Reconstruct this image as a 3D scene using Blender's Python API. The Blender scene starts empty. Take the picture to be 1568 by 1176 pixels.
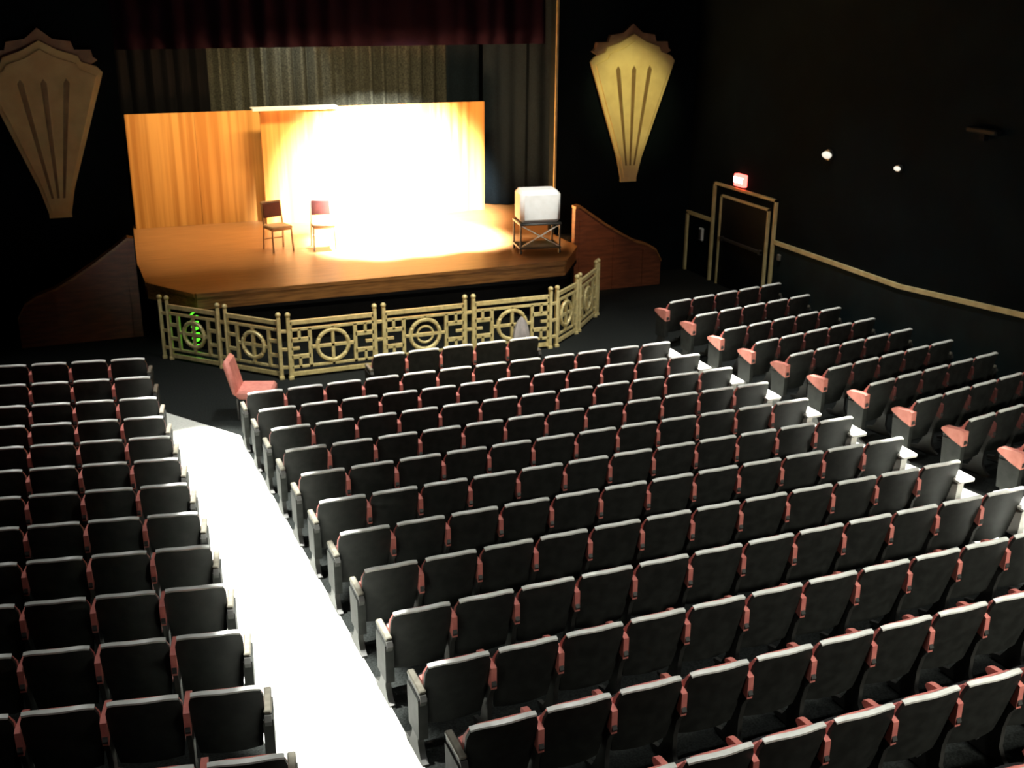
import bpy, math, random
from mathutils import Vector, Matrix
random.seed(4)
scn=bpy.context.scene
COL=bpy.context.collection
try:
    scn.view_settings.view_transform='Standard'
    scn.view_settings.look='None'
except Exception: pass

# ------------------------------------------------------------ materials
def mat(name,c1,c2=None,rough=.6,metal=0,scale=8,stretch=(1,1,1),bump=0,emit=None,es=0,spec=.5,detail=3,lo=.35,hi=.65):
    m=bpy.data.materials.new(name);m.use_nodes=True
    nt=m.node_tree;b=nt.nodes['Principled BSDF']
    b.inputs['Roughness'].default_value=rough;b.inputs['Metallic'].default_value=metal
    b.inputs['Specular IOR Level'].default_value=spec
    tc=nt.nodes.new('ShaderNodeTexCoord');mp=nt.nodes.new('ShaderNodeMapping');mp.inputs['Scale'].default_value=stretch
    nz=nt.nodes.new('ShaderNodeTexNoise');nz.inputs['Scale'].default_value=scale;nz.inputs['Detail'].default_value=detail
    cr=nt.nodes.new('ShaderNodeValToRGB')
    cr.color_ramp.elements[0].position=lo;cr.color_ramp.elements[1].position=hi
    c2=c2 or tuple(x*.8 for x in c1)
    cr.color_ramp.elements[0].color=(*c2,1);cr.color_ramp.elements[1].color=(*c1,1)
    L=nt.links.new
    L(tc.outputs['Object'],mp.inputs[0]);L(mp.outputs[0],nz.inputs['Vector']);L(nz.outputs['Fac'],cr.inputs[0]);L(cr.outputs[0],b.inputs['Base Color'])
    if bump:
        bp=nt.nodes.new('ShaderNodeBump');bp.inputs['Strength'].default_value=bump;bp.inputs['Distance'].default_value=.01
        L(nz.outputs['Fac'],bp.inputs['Height']);L(bp.outputs[0],b.inputs['Normal'])
    if emit:
        b.inputs['Emission Color'].default_value=(*emit,1);b.inputs['Emission Strength'].default_value=es
    return m
M={}
M['wall']=mat('dark_wall_paint',(.0040,.0072,.0088),(.0026,.0048,.0060),.9,scale=1.5,spec=.03)
M['wain']=mat('wainscot_paint',(.010,.019,.020),(.007,.013,.014),.8,scale=2,spec=.08)
M['ceil']=mat('ceiling_paint',(.008,.008,.009),None,.9,spec=.05)
M['carpet']=mat('dark_carpet',(.024,.027,.025),(.010,.011,.010),.95,scale=60,bump=.3,spec=.05)
M['aisle_lit']=mat('aisle_floor_painted_light',(.72,.73,.67),(.58,.60,.54),.9,scale=45,bump=.3,spec=.15)  # pale tone carries the bright light on the aisle floor
M['shell']=mat('seat_back_shell',(.027,.029,.026),(.017,.018,.016),.6,scale=10,spec=.2)
M['rim_lit']=mat('seat_back_rim_painted_light',(.84,.86,.80),(.70,.72,.66),.35,scale=12)  # light on the top edges of the backs, painted as a pale roll
M['red']=mat('salmon_vinyl',(.74,.25,.21),(.62,.19,.16),.5,scale=14)
M['redarm']=mat('salmon_arm_pad',(.72,.25,.20),(.62,.19,.16),.5,scale=14,spec=.3)
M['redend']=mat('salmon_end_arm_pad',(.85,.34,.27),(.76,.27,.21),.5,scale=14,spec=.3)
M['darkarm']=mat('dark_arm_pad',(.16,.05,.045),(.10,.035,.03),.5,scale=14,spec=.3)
M['greyarm']=mat('grey_arm_pad',(.20,.19,.15),(.14,.13,.10),.45,scale=14)
M['litarm']=mat('arm_pad_painted_light',(.88,.87,.80),(.80,.79,.72),.45,scale=14)  # strong aisle light on the row ends, put into a pale colour
M['pan']=mat('seat_pan_dark',(.025,.025,.025),None,.5,scale=10,spec=.2)
M['iron']=mat('seat_iron',(.055,.055,.05),(.04,.04,.036),.5,.3,scale=10)
M['gold']=mat('gold_railing_paint',(.86,.74,.36),(.66,.54,.24),.38,.15,scale=12)
M['brass']=mat('brass_trim',(.80,.68,.34),(.62,.50,.22),.45,.05,scale=5)
M['sconce']=mat('sconce_plaster_gold',(.85,.72,.32),(.74,.60,.26),.6,scale=3,spec=.2)
M['sconce_d']=mat('sconce_slot_brown',(.26,.17,.06),(.19,.12,.04),.7,scale=5)
M['cap']=mat('sconce_cap_brown',(.36,.22,.12),(.26,.16,.09),.6,scale=5)
M['deck']=mat('stage_floor_wood',(.36,.17,.06),(.25,.11,.035),.4,scale=3,stretch=(.5,9,1),bump=.05)
M['band']=mat('stage_edge_wood',(.38,.17,.05),(.18,.075,.022),.4,scale=4,stretch=(.6,3,9))
M['black']=mat('black_paint',(.005,.005,.006),None,.8,spec=.1)
M['panelw']=mat('backdrop_wood_panels',(.68,.35,.09),(.44,.19,.035),.5,scale=3,stretch=(2.6,1,.05),detail=4,lo=.38,hi=.6)
M['ramp']=mat('stair_parapet_wood',(.24,.075,.03),(.14,.042,.018),.45,scale=3,stretch=(1,1,6))
M['curt']=mat('olive_curtain_velvet',(.075,.078,.060),(.030,.031,.026),.95,scale=30,spec=.05)
M['curtg']=mat('slate_curtain_velvet',(.010,.017,.023),(.007,.011,.015),.95,scale=30,spec=.05)
M['curtb']=mat('black_curtain_velvet',(.004,.004,.005),(.003,.003,.003),.95,scale=30,spec=.03)
M['maroon']=mat('maroon_valance_velvet',(.010,.0040,.0085),(.006,.0026,.0055),.95,scale=30,spec=.02)
M['white']=mat('white_enamel',(.85,.85,.82),(.78,.78,.74),.4,scale=6)
M['chrome']=mat('chair_chrome',(.55,.5,.42),None,.25,.9,scale=6)
M['tan']=mat('chair_seat_tan',(.62,.42,.24),(.5,.32,.18),.5,scale=9)
M['wine']=mat('chair_pad_wine',(.12,.02,.015),(.08,.012,.01),.6,scale=9)
M['door']=mat('door_dark_paint',(.006,.007,.007),None,.6,scale=3,spec=.1)
M['exit']=mat('exit_sign_red_glow',(.8,.1,.08),None,.4,emit=(1,.10,.08),es=6)
M['exitw']=mat('exit_letters_white_glow',(1,.9,.85),None,.4,emit=(1,.75,.7),es=9)
M['lamp']=mat('lamp_glass_glow',(.9,.9,.85),None,.3,emit=(1,.97,.82),es=.8)
M['green']=mat('green_neon_glow',(.1,.9,.05),None,.4,emit=(.12,1,.03),es=1.6)
M['bag']=mat('white_plastic_bag',(.45,.42,.42),(.3,.28,.28),.4,scale=14)

# ------------------------------------------------------------ builder
class B:
    def __init__(s): s.v=[];s.f=[];s.m=[];s.mats=[]
    def mi(s,k):
        if k not in s.mats:s.mats.append(k)
        return s.mats.index(k)
    def add(s,vs,fs,k,T=None):
        o=len(s.v); mi=s.mi(k)
        for v in vs:
            v=Vector(v); s.v.append(tuple(T@v) if T is not None else tuple(v))
        for f in fs: s.f.append(tuple(o+i for i in f));s.m.append(mi)
    def box(s,a,b,k,T=None,ch=0):
        x0,y0,z0=a;x1,y1,z1=b
        if ch<=0:
            vs=[(x0,y0,z0),(x1,y0,z0),(x1,y1,z0),(x0,y1,z0),(x0,y0,z1),(x1,y0,z1),(x1,y1,z1),(x0,y1,z1)]
            fs=[(0,3,2,1),(4,5,6,7),(0,1,5,4),(1,2,6,5),(2,3,7,6),(3,0,4,7)]
            s.add(vs,fs,k,T);return
        c=ch
        def ring(i,z): return [(x0+i,y0+c+0,z),(x0+c,y0+i,z),(x1-c,y0+i,z),(x1-i,y0+c,z),(x1-i,y1-c,z),(x1-c,y1-i,z),(x0+c,y1-i,z),(x0+i,y1-c,z)]
        vs=ring(c*.9,z0)+ring(0,z0+c)+ring(0,z1-c)+ring(c*.9,z1)
        fs=[tuple(range(7,-1,-1)),tuple(range(24,32))]
        for r in range(3):
            for i in range(8):
                j=(i+1)%8;fs.append((r*8+i,r*8+j,r*8+8+j,r*8+8+i))
        s.add(vs,fs,k,T)
    def prism(s,pts,lo,hi,k,axis='z',T=None):
        n=len(pts)
        def P(p,h):
            if axis=='z':return(p[0],p[1],h)
            if axis=='y':return(p[0],h,p[1])
            return(h,p[0],p[1])
        vs=[P(p,lo) for p in pts]+[P(p,hi) for p in pts]
        fs=[tuple(range(n-1,-1,-1)),tuple(range(n,2*n))]+[(i,(i+1)%n,n+(i+1)%n,n+i) for i in range(n)]
        s.add(vs,fs,k,T)
    def tube(s,path,r,k,seg=8,T=None,closed=False):
        path=[Vector(p) for p in path];n=len(path);vs=[];fs=[]
        rr=r if isinstance(r,(list,tuple)) else [r]*n
        for i,p in enumerate(path):
            if closed:d=path[(i+1)%n]-path[i-1]
            else:d=path[min(i+1,n-1)]-path[max(i-1,0)]
            d.normalize()
            up=Vector((0,0,1)) if abs(d.z)<.9 else Vector((0,1,0))
            a=d.cross(up).normalized();b=d.cross(a)
            for j in range(seg):
                t=2*math.pi*j/seg+math.pi/seg;vs.append(p+(a*math.cos(t)+b*math.sin(t))*rr[i])
        for i in range(n if closed else n-1):
            for j in range(seg):
                a=i*seg+j;b=i*seg+(j+1)%seg;c=((i+1)%n)*seg;fs.append((a,b,c+(j+1)%seg,c+j))
        if not closed: fs+=[tuple(range(seg)),tuple(range((n-1)*seg,n*seg))]
        s.add(vs,fs,k,T)
    def grid(s,fn,nu,nv,k,T=None,closed=False):
        vs=[fn(i/(nu-1),j/(nv-1)) for j in range(nv) for i in range(nu)]
        fs=[(j*nu+i,j*nu+i+1,(j+1)*nu+i+1,(j+1)*nu+i) for j in range(nv-1) for i in range(nu-1)]
        s.add(vs,fs,k,T)
    def slab(s,fa,fb,nu,nv,k,krim=None,T=None):
        va=[fa(i/(nu-1),j/(nv-1)) for j in range(nv) for i in range(nu)]
        vb=[fb(i/(nu-1),j/(nv-1)) for j in range(nv) for i in range(nu)]
        N=nu*nv;fs=[]
        for j in range(nv-1):
            for i in range(nu-1):
                q=(j*nu+i,j*nu+i+1,(j+1)*nu+i+1,(j+1)*nu+i);fs.append(q);fs.append(tuple(N+x for x in reversed(q)))
        for i in range(nu-1):
            fs.append((i+1,i,N+i,N+i+1));t=(nv-1)*nu+i;fs.append((t,t+1,N+t+1,N+t))
        for j in range(nv-1):
            a=j*nu;fs.append((a,a+nu,N+a+nu,N+a));a=j*nu+nu-1;fs.append((a+nu,a,N+a,N+a+nu))
        s.add(va+vb,fs,k,T)
    def sphere(s,c,r,k,T=None,nu=10,nv=7,sc=(1,1,1)):
        def fn(u,v):
            a=2*math.pi*u;b=math.pi*(v-.5);return (c[0]+r*sc[0]*math.cos(b)*math.cos(a),c[1]+r*sc[1]*math.cos(b)*math.sin(a),c[2]+r*sc[2]*math.sin(b))
        s.grid(fn,nu,nv,k,T)
    def mesh(s,name,smooth=False):
        me=bpy.data.meshes.new(name);me.from_pydata(s.v,[],s.f)
        for k in s.mats: me.materials.append(M[k])
        for p,i in zip(me.polygons,s.m): p.material_index=i
        me.update();
        import bmesh
        bm=bmesh.new();bm.from_mesh(me);bmesh.ops.recalc_face_normals(bm,faces=bm.faces);bm.to_mesh(me);bm.free()
        if smooth:
            for p in me.polygons:p.use_smooth=True
            try: me.set_sharp_from_angle(angle=math.radians(40))
            except Exception: pass
        return me
    def obj(s,name,loc=(0,0,0),rot=0,smooth=False,bevel=0):
        o=bpy.data.objects.new(name,s.mesh(name,smooth));COL.objects.link(o);o.location=loc;o.rotation_euler=(0,0,rot)
        if bevel:
            bm=o.modifiers.new('bevel','BEVEL');bm.width=bevel;bm.segments=2;bm.limit_method='ANGLE'
        return o

# ------------------------------------------------------------ layout numbers
SL=.0813; YF=14.4; XC=5.37
def fz(y): return max(0,(YF-y)*SL)
XL,XR=-2.15,12.85
YP=21.35         # proscenium wall
ZC=7.6
YB=-2.0

# room shell
b=B()
prof=[(27,0),(YF,0),(YB-.2,fz(YB-.2)),(YB-.2,-.4),(27,-.4)]
b.prism(prof,XL-.2,XR+.2,'carpet','x');b.obj('floor')
def strip(b,x0,x1,y0,yb):  # pale aisle strip, slanted front end shaped as the edge of the light pool
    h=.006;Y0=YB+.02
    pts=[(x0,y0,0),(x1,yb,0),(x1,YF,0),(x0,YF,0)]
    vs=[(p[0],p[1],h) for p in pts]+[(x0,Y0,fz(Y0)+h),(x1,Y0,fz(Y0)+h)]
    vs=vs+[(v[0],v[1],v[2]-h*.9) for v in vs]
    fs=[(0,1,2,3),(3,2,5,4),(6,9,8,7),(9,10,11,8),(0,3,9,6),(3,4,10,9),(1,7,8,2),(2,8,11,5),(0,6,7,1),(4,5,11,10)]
    b.add(vs,fs,'aisle_lit')
b=B();strip(b,.95,1.97,16.45,14.95);b.obj('floor_aisle_light_pool_left')
b=B();strip(b,8.48,9.52,14.95,16.45);b.obj('floor_aisle_light_pool_right')
def wall(name,a,c,k='wall'):
    b=B();b.box(a,c,k);return b.obj(name)
wall('ceiling',(XL-.2,YB-.2,ZC),(XR+.2,27,ZC+.2),'ceil')
wall('wall_left',(XL-.2,YB-.2,-.3),(XL,YP,ZC))
wall('wall_back',(XL,YB-.2,-.3),(XR,YB,ZC))
wall('wall_right',(XR,YB-.2,-.3),(XR+.2,YP,ZC))
b=B()
def railz(y): return 1.26+fz(y)
def wain(y0,y1,k='wain',x=XR-.015):
    pts=[(y0,fz(y0)),(YF,0),(y1,0),(y1,railz(y1)),(YF,railz(YF)),(y0,railz(y0))]
    b.prism(pts,x,XR,k,'x')
wain(YB+.01,17.98);b.obj('trim_1')
b=B()
def rail(y0,y1,w=.075):
    ys=[y0,y1] if not(y0<YF<y1) else [y0,YF,y1]
    for a,c in zip(ys[:-1],ys[1:]):
        b.prism([(a,railz(a)),(c,railz(c)),(c,railz(c)+w),(a,railz(a)+w)],XR-.05,XR-.001,'brass','x')
rail(YB+.01,18.0);b.obj('trim_2')
b=B();rail(20.3,YP-.02,.07);b.box((XR-.05,YP-.08,0),(XR-.001,YP-.02,1.3),'brass');b.obj('trim_3')
# proscenium wall
OX0,OX1=1.2,9.63
b=B();b.box((XL-.2,YP,-.3),(OX0,YP+.35,ZC),'wall');b.obj('wall_front_left')
b=B();b.box((OX1,YP,-.3),(XR+.2,YP+.35,ZC),'wall');b.obj('wall_front_right')
b=B();b.box((OX0,YP,6.5),(OX1,YP+.35,ZC),'wall');b.obj('wall_front_header')
b=B();b.box((OX1-.045,YP-.03,1.9),(OX1,YP-.001,6.5),'brass');b.obj('trim_4')
wall('wall_stage_back',(-.5,25.9,-.3),(11.9,26.1,ZC),'black')
wall('wall_stage_left',(-.7,YP+.35,-.3),(-.5,26.1,ZC),'black')
wall('wall_stage_right',(11.9,YP+.35,-.3),(12.1,26.1,ZC),'black')

# ------------------------------------------------------------ stage
ZD=1.05
outl=[(1.28,YP-.003),(1.28,20.05),(1.96,19.0),(8.78,19.0),(9.5,20.05),(9.5,YP-.003)]
b=B()
b.prism(outl,ZD-.06,ZD,'deck','z')
b.box((OX0+.01,YP-.002,ZD-.06),(OX1-.01,YP+.352,ZD),'deck')
def edge(p,q,z0,z1,t,k):
    p=Vector((*p,0));q=Vector((*q,0));d=(q-p).normalized();n=Vector((d.y,-d.x,0))
    vs=[p,q,q+n*t,p+n*t];b.prism([(v.x,v.y) for v in vs],z0,z1,k,'z')
for p,q in zip(outl[:-1],outl[1:]):
    edge(p,q,.76,ZD-.002,.03,'band'); edge(p,q,ZD-.07,ZD-.001,.055,'band'); edge(p,q,.70,.76,.045,'black')
ins=[(1.4,YP-.01),(1.4,20.1),(2.05,19.15),(8.7,19.15),(9.38,20.1),(9.38,YP-.01)]
for p,q in zip(ins[:-1],ins[1:]): edge(p,q,0,.99,.03,'black')
b.obj('stage_platform')
b=B();b.box((-.49,YP+.355,ZD-.06),(11.89,25.89,ZD),'deck');b.obj('floor_stage')

def panel(x0,x1,y,z1,name):
    b=B();n=max(1,round((x1-x0)/1.2));w=(x1-x0)/n;zz=ZD+.002
    for i in range(n):
        b.box((x0+i*w+.003,y,zz),(x0+(i+1)*w-.003,y+.05,z1),'panelw')
    b.box((x0,y+.05,z1-.1),(x1,y+.12,z1-.02),'band');b.box((x0,y+.05,zz),(x1,y+.12,ZD+.1),'band')
    b.obj(name)
panel(1.45,4.22,24.75,3.42,'wood_backdrop_panel')
panel(4.12,9.15,24.25,3.50,'wood_backdrop_panel')
b=B();b.box((3.95,24.10,3.503),(5.75,24.40,3.525),'white');b.box((3.95,24.10,3.47),(5.75,24.115,3.503),'white')
b.obj('light_shelf')

def curtain(name,x0,x1,y,z0,z1,k,pl=.22,amp=.07,yend=None):
    b=B();n=int((x1-x0)/pl*8);ph=[random.uniform(-1,1) for _ in range(n+3)];am=[random.uniform(.45,1.25) for _ in range(n+3)]
    def fn(t,v):
        x=x0+(x1-x0)*t;i=t*(n/8);j=int(i)
        w=math.sin(2*math.pi*i+ph[j]*.8*math.sin(math.pi*(i-j)))*(am[j]+(am[j+1]-am[j])*(i-j))
        yy=y+((yend-y)*t if yend else 0)
        return (x,yy+amp*w*(1-.25*v)+.03*math.sin(7*x+3*v),z0+(z1-z0)*v)
    b.grid(fn,n+1,7,k);o=b.obj(name,smooth=True)
    s=o.modifiers.new('s','SOLIDIFY');s.thickness=.01
curtain('stage_curtain',3.0,8.7,25.5,ZD+.02,7.2,'curt',.30,.12)
curtain('stage_curtain',.1,3.25,25.2,ZD+.02,7.2,'curtb',.3,.06)
curtain('stage_curtain',8.6,9.4,25.3,ZD+.02,7.2,'curtg',.5,.03)
curtain('stage_curtain',9.35,11.8,24.9,ZD+.02,7.2,'curtg',.3,.05,23.6)
curtain('stage_curtain',-.3,1.3,23.6,ZD+.02,7.2,'curtb',.24,.07,24.6)
curtain('stage_valance',OX0+.02,OX1-.02,22.0,4.85,6.9,'maroon',.4,.035)

def para(mir):
    b=B()
    top=[(9.62,1.74),(9.72,1.76),(9.95,1.6),(10.3,1.36),(10.7,1.12),(11.0,.96),(11.3,.86),(11.5,.74),(11.64,.50)]
    body=[(9.62,0)]+top+[(11.64,0)]
    f=(lambda x:2*XC-x) if mir else (lambda x:x)
    b.prism([(f(x),z) for x,z in body],20.32,20.46,'ramp','y')
    for (a,c) in zip(top[:-1],top[1:]):
        b.prism([(f(a[0]),a[1]),(f(c[0]),c[1]),(f(c[0]),c[1]+.05),(f(a[0]),a[1]+.05)],20.29,20.49,'band','y')
    for x,z in [(9.72,1.5),(10.5,1.1),(11.2,.78)]:
        b.box((min(f(x),f(x+.05)),20.30,0.02),(max(f(x),f(x+.05)),20.32,z),'ramp')
    for i in range(6):
        b.box((min(f(9.62),f(11.5-.3*i)),20.47,.17*i+.002),(max(f(9.62),f(11.5-.3*i)),YP-.02,.17*(i+1)),'black')
    b.obj('stage_stair')
para(False);para(True)

# ------------------------------------------------------------ gold railing
def fpanel(b,p,q,style):
    p=Vector((*p,0));q=Vector((*q,0));L=(q-p).length;d=(q-p)/L;n=Vector((-d.y,d.x,0))
    T=Matrix(((d.x,n.x,0,(p.x+q.x)/2),(d.y,n.y,0,(p.y+q.y)/2),(0,0,1,0),(0,0,0,1)))
    h=L/2-.08
    def bar(x0,x1,z0,z1): b.box((x0,-.022,z0),(x1,.022,z1),'gold',T)
    bar(-h,h,.895,.965);bar(-h,h,.79,.835);bar(-h,h,.04,.11);bar(-h,h,.17,.21)
    for sx in (-1,1):
        def vb(x,z0,z1,w=.025):
            X=sx*x;bar(X-w,X+w,z0,z1)
        def hb(xa,xb,z,w=.028): bar(min(sx*xa,sx*xb),max(sx*xa,sx*xb),z-w,z+w)
        if style!='n':
            vb(.37,.17,.82,.03)
            for z in (.36,.64): hb(.37,h,z,.034)
            vb(.54,.17,.36,.024);vb(.54,.64,.82,.024);hb(.54,h,.50,.024)
            vb(h-.02,.11,.95,.028)
        else:
            vb(.31,.17,.82);hb(.31,h,.38);hb(.31,h,.62);vb(h-.02,.11,.95)
    cz=.5;R=.255 if style!='n' else .21
    N=28
    b.tube([(R*math.cos(2*math.pi*i/N),0,cz+R*math.sin(2*math.pi*i/N)) for i in range(N)],.036,'gold',6,T,True)
    e=.36 if style!='n' else .31
    if style=='s':
        b.tube([(.14*math.cos(2*math.pi*i/20),0,cz+.14*math.sin(2*math.pi*i/20)) for i in range(20)],.022,'gold',6,T,True)
        bar(-e,-.14,cz-.022,cz+.022);bar(.14,e,cz-.022,cz+.022);bar(-.14,.14,cz-.03,cz+.03)
        bar(-.022,.022,.17,.28);bar(-.022,.022,.72,.82)
    else:
        bar(-e,e,cz-.026,cz+.026);bar(-.026,.026,.17,.82)
def fpost(b,p,dirv):
    d=Vector((*dirv,0)).normalized()
    for s in (-.075,.075):
        T=Matrix.Translation(Vector((*p,0))+d*s)
        b.box((-.028,-.032,0),(.028,.032,1.03),'gold',T)
        b.box((-.038,-.045,0),(.038,.045,.05),'gold',T)
        b.sphere((0,0,1.07),.045,'gold',T)
    n=Vector((-d.y,d.x,0))
    T=Matrix(((d.x,n.x,0,p[0]),(d.y,n.y,0,p[1]),(0,0,1,0),(0,0,0,1)))
    for z in (.2,.5,.8): b.box((-.07,-.02,z-.025),(.07,.02,z+.025),'gold',T)
P=[(1.40,18.85),(2.22,17.98),(3.05,17.1),(4.61,17.1),(6.17,17.1),(7.73,17.1),(8.50,17.75),(9.30,18.62)]
b=B();st=['n','n','x','s','x','n','n']
for i in range(7): fpanel(b,P[i],P[i+1],st[i])
for i,p in enumerate(P):
    a=P[max(i-1,0)];c=P[min(i+1,7)];fpost(b,p,(c[0]-a[0],c[1]-a[1]))
b.obj('gold_railing',bevel=.004)

# ------------------------------------------------------------ theatre seats
def seat(b,ox):
    T=Matrix.Translation((ox,0,0))
    def w(v):
        base=.215+.034*math.sin(min(v/.75,1)*math.pi/2)
        if v>.86: t=(v-.86)/.14; base-=.022*t*t
        return base
    def S(off,top=.85,bot=.27,k=1):
        def fn(u,v):
            U=2*u-1;z=bot+(top-bot)*v-(.022*abs(U)**4 if v==1 else .015*v*abs(U)**4)
            return (U*w(v)*k, .14*(1-v)+.035*U*U+off, z)
        return fn
    b.slab(S(0),S(.028),9,9,'shell',T=T)
    f=S(.010);path=[f(i/12,1) for i in range(13)]
    for off,zz,r in ((.0,.003,.014),(.018,.006,.015)):
        b.tube([(x,y+off,z+zz) for x,y,z in path],r,'rim_lit',6,T)
    def cf(off,bul):
        g=S(off,.832,.40,.985)
        def fn(u,v):
            x,y,z=g(u,v);return (x,y+bul*(.4+.6*(math.sin(math.pi*u)**.5 if 0<u<1 else 0))*(math.sin(math.pi*(.08+.78*v))**.5),z)
        return fn
    b.slab(cf(.030,0),cf(.040,.085),9,7,'red',T=T)
    def q(off,bul):
        def fn(u,v):
            U=2*u-1;k=1-.1*abs(U)**3*(1 if v>.5 else .5)
            z=.34+.30*v*k;y=.215+.02*(1-v)+off+(bul*(math.sin(math.pi*u)*math.sin(math.pi*(.1+.8*v)))**.5 if 0<u<1 else 0)
            return (U*.225,y,z)
        return fn
    b.slab(q(.0,-.035),q(.07,.0),9,6,'red',T=T)
    b.slab(q(.071,0),q(.085,.02),9,6,'pan',T=T)
def standard(b,ox,end=False,pad='redarm'):
    T=Matrix.Translation((ox,0,0));w=.018 if not end else .024
    prof=[(.02,0),(.44,0),(.44,.03),(.33,.06),(.27,.16),(.26,.34),(.30,.50),(.34,.585),(.34,.60),(.05,.60),(.03,.56),(.10,.44),(.13,.30),(.13,.14),(.08,.06),(.02,.03)]
    b.prism(prof,-w,w,'iron','x',T)
    if end:
        b.prism([(.06,.22),(.31,.22),(.33,.56),(.06,.56)],-w-.012,w+.012,'shell','x',T)
    if pad in('redarm','darkarm','redend'):
        e=.022 if not end else .045
        b.prism([(.045,.52),(.18,.56),(.34,.63),(.36,.65),(.35,.675),(.32,.69),(.08,.715),(.045,.70)],-e,e,pad,'x',T)
    elif pad=='litarm':
        b.box((-.06,-.02,.60),(.15,.42,.645),pad,T,ch=.014)
        b.prism([(.04,.30),(.30,.30),(.33,.60),(.02,.60)],-w-.016,w+.016,pad,'x',T)
    else: b.box((-.028,.06,.60),(.028,.36,.635),pad,T,ch=.010)
PIT=.54
cache={}
def rowmesh(n,lp,rp,mp):
    key=(n,lp,rp,mp)
    if key in cache:return cache[key]
    b=B();standard(b,-PIT/2,True,lp)
    for i in range(n):
        seat(b,i*PIT);last=i==n-1
        standard(b,i*PIT+PIT/2,last,rp if last else mp)
    cache[key]=b.mesh('theater_seat_row',True);return cache[key]
def row(n,x,y,rot=0,z=None,lp='greyarm',rp='greyarm',mp='redarm'):
    o=bpy.data.objects.new('theater_seat_row',rowmesh(n,lp,rp,mp));COL.objects.link(o)
    o.location=(x,y,fz(y+.1) if z is None else z);o.rotation_euler=(0,0,rot);return o
row(5,4.25,15.22)
for k in range(15):
    row(12,2.25,14.24-.865*k,0,rp='litarm')
A=math.radians(10)
for k in range(14):
    y=16.33-.875*k
    n=5;row(n,.64-(n-1)*PIT*math.cos(A),y+(n-1)*PIT*math.sin(A),-A,fz(y+.1))
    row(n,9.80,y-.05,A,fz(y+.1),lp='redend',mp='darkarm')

# ------------------------------------------------------------ sconces
def sconce(x,name='art_deco_wall_sconce'):
    b=B();z0=2.06
    def PP(pts,y0,y1,k): b.prism([(x+a*1.1,z0+c) for a,c in pts],y0,y1,k,'y')
    PP([(-.36,2.35),(-.82,2.66),(-.76,2.72),(-.74,2.84),(-.50,2.84),(-.46,2.98),(-.20,3.02),(0,3.20),(.20,3.02),(.46,2.98),(.50,2.84),(.74,2.84),(.76,2.72),(.82,2.66),(.36,2.35)],YP-.10,YP-.001,'cap')
    PP([(-.17,0),(.17,0),(.17,.08),(.26,.5),(.88,2.46),(.80,2.56),(.58,2.64),(.54,2.74),(.26,2.84),(0,3.00),(-.26,2.84),(-.54,2.74),(-.58,2.64),(-.80,2.56),(-.88,2.46),(-.26,.5),(-.17,.08)],YP-.16,YP-.10,'sconce')
    PP([(-.12,0.10),(.12,.10),(.20,.5),(.78,2.40),(.54,2.52),(.50,2.62),(.22,2.72),(0,2.86),(-.22,2.72),(-.50,2.62),(-.54,2.52),(-.78,2.40),(-.20,.5)],YP-.20,YP-.16,'sconce')
    for sx in (-1,0,1):
        bx=sx*.085;tx=sx*.33
        PP([(bx-.018,.35),(bx+.018,.35),(tx+.045,2.30),(tx,2.38),(tx-.045,2.30)],YP-.206,YP-.199,'sconce_d')
    b.obj(name,bevel=.006)
sconce(11.26);sconce(-.0)

# ------------------------------------------------------------ door, exit sign, lamps
b=B()
X0=XR-.06
def fr(y0,y1,z0,z1,k='brass',x=X0): b.box((x,y0,z0),(XR-.001,y1,z1),k)
ya,yb_=18.02,20.28
fr(ya,ya+.05,0,2.12);fr(yb_-.05,yb_,0,2.12);fr(ya,yb_,2.07,2.12)
fr(ya+.22,ya+.26,0,1.90);fr(yb_-.34,yb_-.30,0,1.90);fr(ya+.22,yb_-.30,1.86,1.90)
fr(ya+.26,yb_-.34,0.01,1.86,'door',XR-.03)
b.box((XR-.09,ya+.36,.98),(XR-.03,yb_-.45,1.03),'iron')
b.box((XR-.10,ya+.36,.96),(XR-.03,ya+.42,1.05),'iron');b.box((XR-.10,yb_-.51,.96),(XR-.03,yb_-.45,1.05),'iron')
b.obj('door_1')
es=bpy.data.objects.new('exit_sign',None);COL.objects.link(es);es.location=(XR-.06,19.28,2.30)
b=B();b.box((-.05,-.17,-.12),(.055,.17,.12),'exit',ch=.01);o=b.obj('housing');o.parent=es
cu=bpy.data.curves.new('letters','FONT');cu.body='EXIT';cu.size=.17;cu.extrude=.004;cu.align_x='CENTER';cu.align_y='CENTER'
cu.materials.append(M['exitw']);o=bpy.data.objects.new('letters',cu);COL.objects.link(o);o.parent=es;o.location=(-.055,0,0);o.rotation_euler=(math.pi/2,0,-math.pi/2)
def wlamp(y,z,r):
    b=B();b.tube([(XR-.001,y,z),(XR-.06,y,z)],r*1.1,'iron',16);b.sphere((XR-.07,y,z),r,'lamp',sc=(.7,1.3,.7),nu=16,nv=10);b.obj('wall_light',smooth=True)
wlamp(16.6,3.17,.09);wlamp(14.75,3.2,.055)
b=B();b.box((XR-.05,20.62,.78),(XR-.001,20.76,1.05),'white',ch=.01);b.box((XR-.07,20.66,.80),(XR-.05,20.72,1.02),'iron');b.obj('wall_telephone')
b=B();b.box((XR-.07,17.75,.98),(XR-.016,17.83,1.10),'greyarm',ch=.01);b.obj('light_switch')
b=B();b.box((XR-.14,12.7,3.97),(XR-.001,13.3,4.05),'door',ch=.02);b.box((XR-.10,12.95,3.87),(XR-.001,13.05,3.97),'black');b.obj('wall_speaker')

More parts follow.
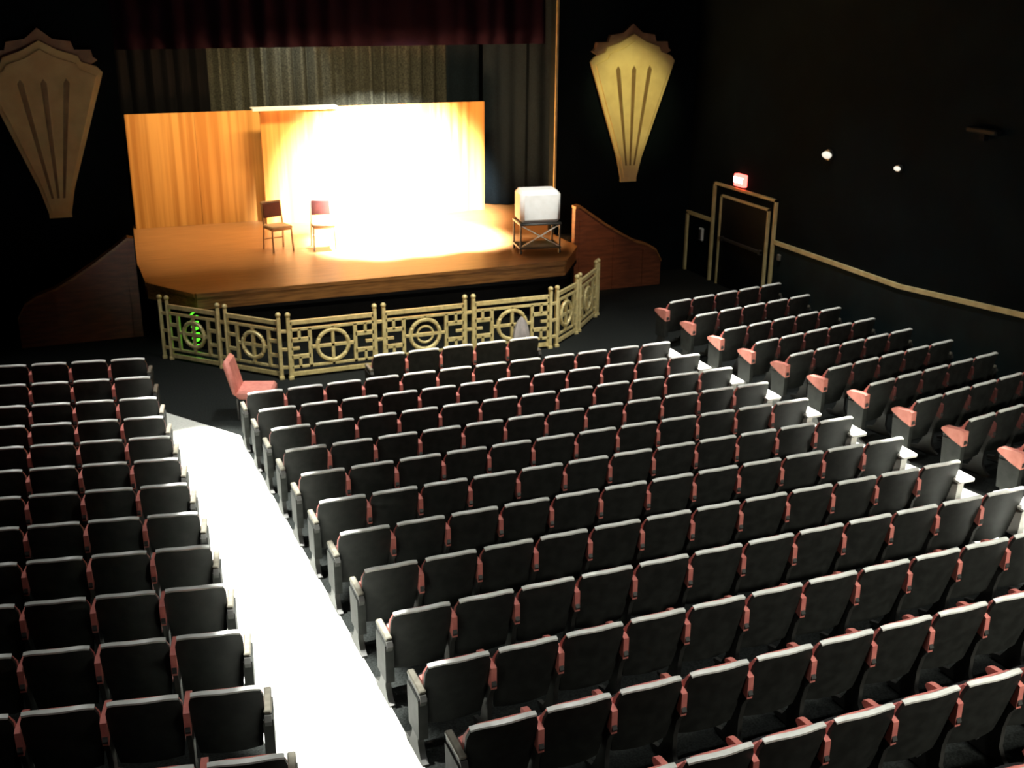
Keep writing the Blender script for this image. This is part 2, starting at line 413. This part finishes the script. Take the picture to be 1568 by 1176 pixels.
# ------------------------------------------------------------ stage furniture
def chair(x,y,rot,frame,name='stage_chair'):
    b=B();r=.018
    for sx in(-1,1):
        b.tube([(sx*.21,-.22,0),(sx*.20,-.19,.44)],r,frame)
        b.tube([(sx*.21,.24,0),(sx*.20,.19,.44),(sx*.19,.25,.90)],r,frame)
        b.tube([(sx*.20,-.19,.44),(sx*.20,.19,.44)],r,frame)
    b.tube([(-.2,-.19,.43),(.2,-.19,.43)],r,frame);b.tube([(-.2,.22,.2),(.2,.22,.2)],r*.8,frame)
    b.box((-.22,-.23,.44),(.22,.20,.50),'tan',ch=.02)
    T=Matrix.Translation((0,.235,.76))@Matrix.Rotation(math.radians(-8),4,'X')
    b.box((-.19,-.025,-.15),(.19,.02,.14),'wine',T,ch=.015)
    b.box((-.21,-.01,.12),(.21,.03,.17),frame,T,ch=.012)
    return b.obj(name,(x,y,ZD+.003),rot,smooth=True)
chair(3.89,21.75,.25,'tan');chair(4.76,21.65,-.1,'white')
b=B()
b.box((-.40,-.30,.60),(.40,.25,1.22),'white',ch=.07)
b.box((-.34,-.33,.66),(.34,-.30,1.16),'white',ch=.012)
b.box((-.42,-.32,.56),(.42,.30,.60),'iron',ch=.01);b.box((-.42,-.32,.10),(.42,.30,.13),'iron',ch=.01)
for sx in(-1,1):
    for sy in(-1,1):
        b.tube([(sx*.39,sy*.28,.05),(sx*.39,sy*.28,.58)],.018,'iron')
        b.tube([(sx*.39-.02,sy*.28,.035),(sx*.39+.02,sy*.28,.035)],.035,'iron',12)
b.tube([(-.39,-.28,.13),(.39,-.28,.56)],.014,'chrome');b.tube([(.39,-.28,.13),(-.39,-.28,.56)],.014,'chrome')
b.obj('television_cart',(8.62,19.95,ZD+.003),-.15,smooth=True)

b=B()
b.box((-.26,-.25,.30),(.26,.25,.44),'redend',ch=.04)
T=Matrix.Translation((-.26,0,.34))@Matrix.Rotation(math.radians(-14),4,'Y')
b.box((-.05,-.23,0),(.05,.23,.56),'redend',T,ch=.045)
for sy in(-1,1):
    b.tube([(.2,sy*.24,0),(.2,sy*.24,.30)],.02,'iron');b.tube([(-.24,sy*.24,0),(-.24,sy*.24,.32)],.02,'iron')
    b.tube([(.2,sy*.24,.02),(-.24,sy*.24,.02)],.02,'iron')
b.obj('red_padded_chair',(2.36,15.72,0),-.35,smooth=True)

b=B();pts=[]
for i in range(70):
    t=i/69;pts.append((.075*math.sin(t*40),.02*math.cos(t*40),.20+.64*t))
b.tube(pts,.014,'green',6)
b.tube([(.0,.05,0),(.0,.05,.85)],.012,'iron');b.box((-.1,-.03,0),(.1,.13,.02),'iron');b.obj('green_neon_light',(1.86,18.66,0),.7)
b=B()
def bag(u,v):
    a=2*math.pi*u;r=.12*(math.sin(math.pi*min(1,v*.9+.1))**.6)*(1+.15*math.sin(5*a+4*v)+.1*math.sin(9*a));return(r*math.cos(a),.6*r*math.sin(a),.34*v)
b.grid(bag,25,9,'bag');b.obj('plastic_bag',(6.98,16.75,0),0,smooth=True).scale=(1.2,1.2,2.2)

# ------------------------------------------------------------ lights
def aim(o,t): o.rotation_euler=(Vector(t)-o.location).to_track_quat('-Z','Y').to_euler()
def spot(n,loc,t,p,ang,bl=.5,c=(1,1,1),r=.08):
    l=bpy.data.lights.new(n,'SPOT');l.energy=p;l.spot_size=math.radians(ang);l.spot_blend=bl;l.color=c;l.shadow_soft_size=r
    o=bpy.data.objects.new(n,l);COL.objects.link(o);o.location=loc;aim(o,t);return o
def area(n,loc,t,p,sx,sy,c=(1,1,1),spread=180):
    l=bpy.data.lights.new(n,'AREA');l.shape='RECTANGLE';l.size=sx;l.size_y=sy;l.energy=p;l.color=c;l.spread=math.radians(spread)
    o=bpy.data.objects.new(n,l);COL.objects.link(o);o.location=loc;aim(o,t);return o
spot('stage_spot',(6.3,15.5,7.0),(6.8,24.2,1.20),190000,32,1,(1,.97,.88),.15)
spot('stage_spot',(6.2,22.9,6.9),(6.5,21.85,1.0),190000,42,1,(1,.97,.90),.15)
area('stage_wash',(5.0,22.6,6.3),(5.0,24.4,1.2),300,7,.3,(1,.76,.42),110)
spot('curtain_fill',(5.0,24.3,7.0),(5.0,25.5,3.4),900,44,1,(1,.97,.85))  # added spot for the bright streaks mid-curtain
for i in range(8):
    y=14.6-1.15*i
    spot('aisle_downlight',(1.45,y,7.5),(1.45,y,0),12500 if i<7 else 4500,14.5,.5,(1,1,.95),.05)
    spot('aisle_downlight',(8.8,y,7.5),(8.8,y,0),10500,14,.5,(1,1,.95),.05)
for x,fx in ((0.3,.6),(3.8,1),(7.0,1),(10.6,.9)):
    for y,pw in ((15.6,56),(13.2,32),(10,12),(7,13),(4.4,22)):
        area('house_light',(x,y,7.5),(x,y,0),pw*fx,.4,.4,(1,1,.96),66)
spot('railing_fill',(5.4,9.5,7.4),(5.4,17.6,.3),1800,36,.8,(1,.92,.65))  # added front fill to brighten the railing
area('rear_fill',(6.8,-1.6,6.6),(8.4,4.0,1.5),190,1.0,.4,(1,.97,.85),80)  # added fill behind the camera, lifts the nearest seat backs
spot('sconce_fill',(9.3,16.5,7.2),(11.3,21.35,3.7),1100,22,.9,(1,.86,.40))  # added fill on the right sconce, stands in for stage spill
spot('sconce_fill',(1.8,16.5,7.2),(0,21.35,3.7),15,24,.6,(.9,.75,1))  # added weak fill on the left sconce
spot('cart_fill',(7.6,16.5,7.2),(8.6,19.95,2.0),2600,12,.7,(1,1,.93))  # added small spot to whiten the cart top
spot('stair_spill_fill',(8.8,17.5,6.5),(9.85,20.4,1.1),500,18,1,(1,.7,.4))  # added spot imitating warm stage spill on the right parapet
spot('door_fill',(10.5,19.3,7.2),(12.85,19.3,1.2),150,50,1,(1,.95,.8))  # added fill to lift the door frame
w=bpy.data.worlds.new('w');scn.world=w;w.use_nodes=True;w.node_tree.nodes['Background'].inputs[0].default_value=(.6,.7,.8,1);w.node_tree.nodes['Background'].inputs[1].default_value=.01

# ------------------------------------------------------------ camera
a,p,r=.3865,.344,.007
F=Vector((math.sin(a)*math.cos(p),math.cos(a)*math.cos(p),-math.sin(p)));R=Vector((math.cos(a),-math.sin(a),0));U=R.cross(F)
R2=R*math.cos(r)+U*math.sin(r);U2=-R*math.sin(r)+U*math.cos(r)
cd=bpy.data.cameras.new('camera');cam=bpy.data.objects.new('camera',cd);COL.objects.link(cam)
cd.sensor_width=36;cd.lens=36*1717.2/1568;cd.clip_end=200
cd.dof.use_dof=True;cd.dof.focus_distance=3.0;cd.dof.aperture_fstop=9.0
m=Matrix((( R2.x,U2.x,-F.x,0),(R2.y,U2.y,-F.y,0),(R2.z,U2.z,-F.z,6.03),(0,0,0,1)))
cam.matrix_world=m
scn.camera=cam
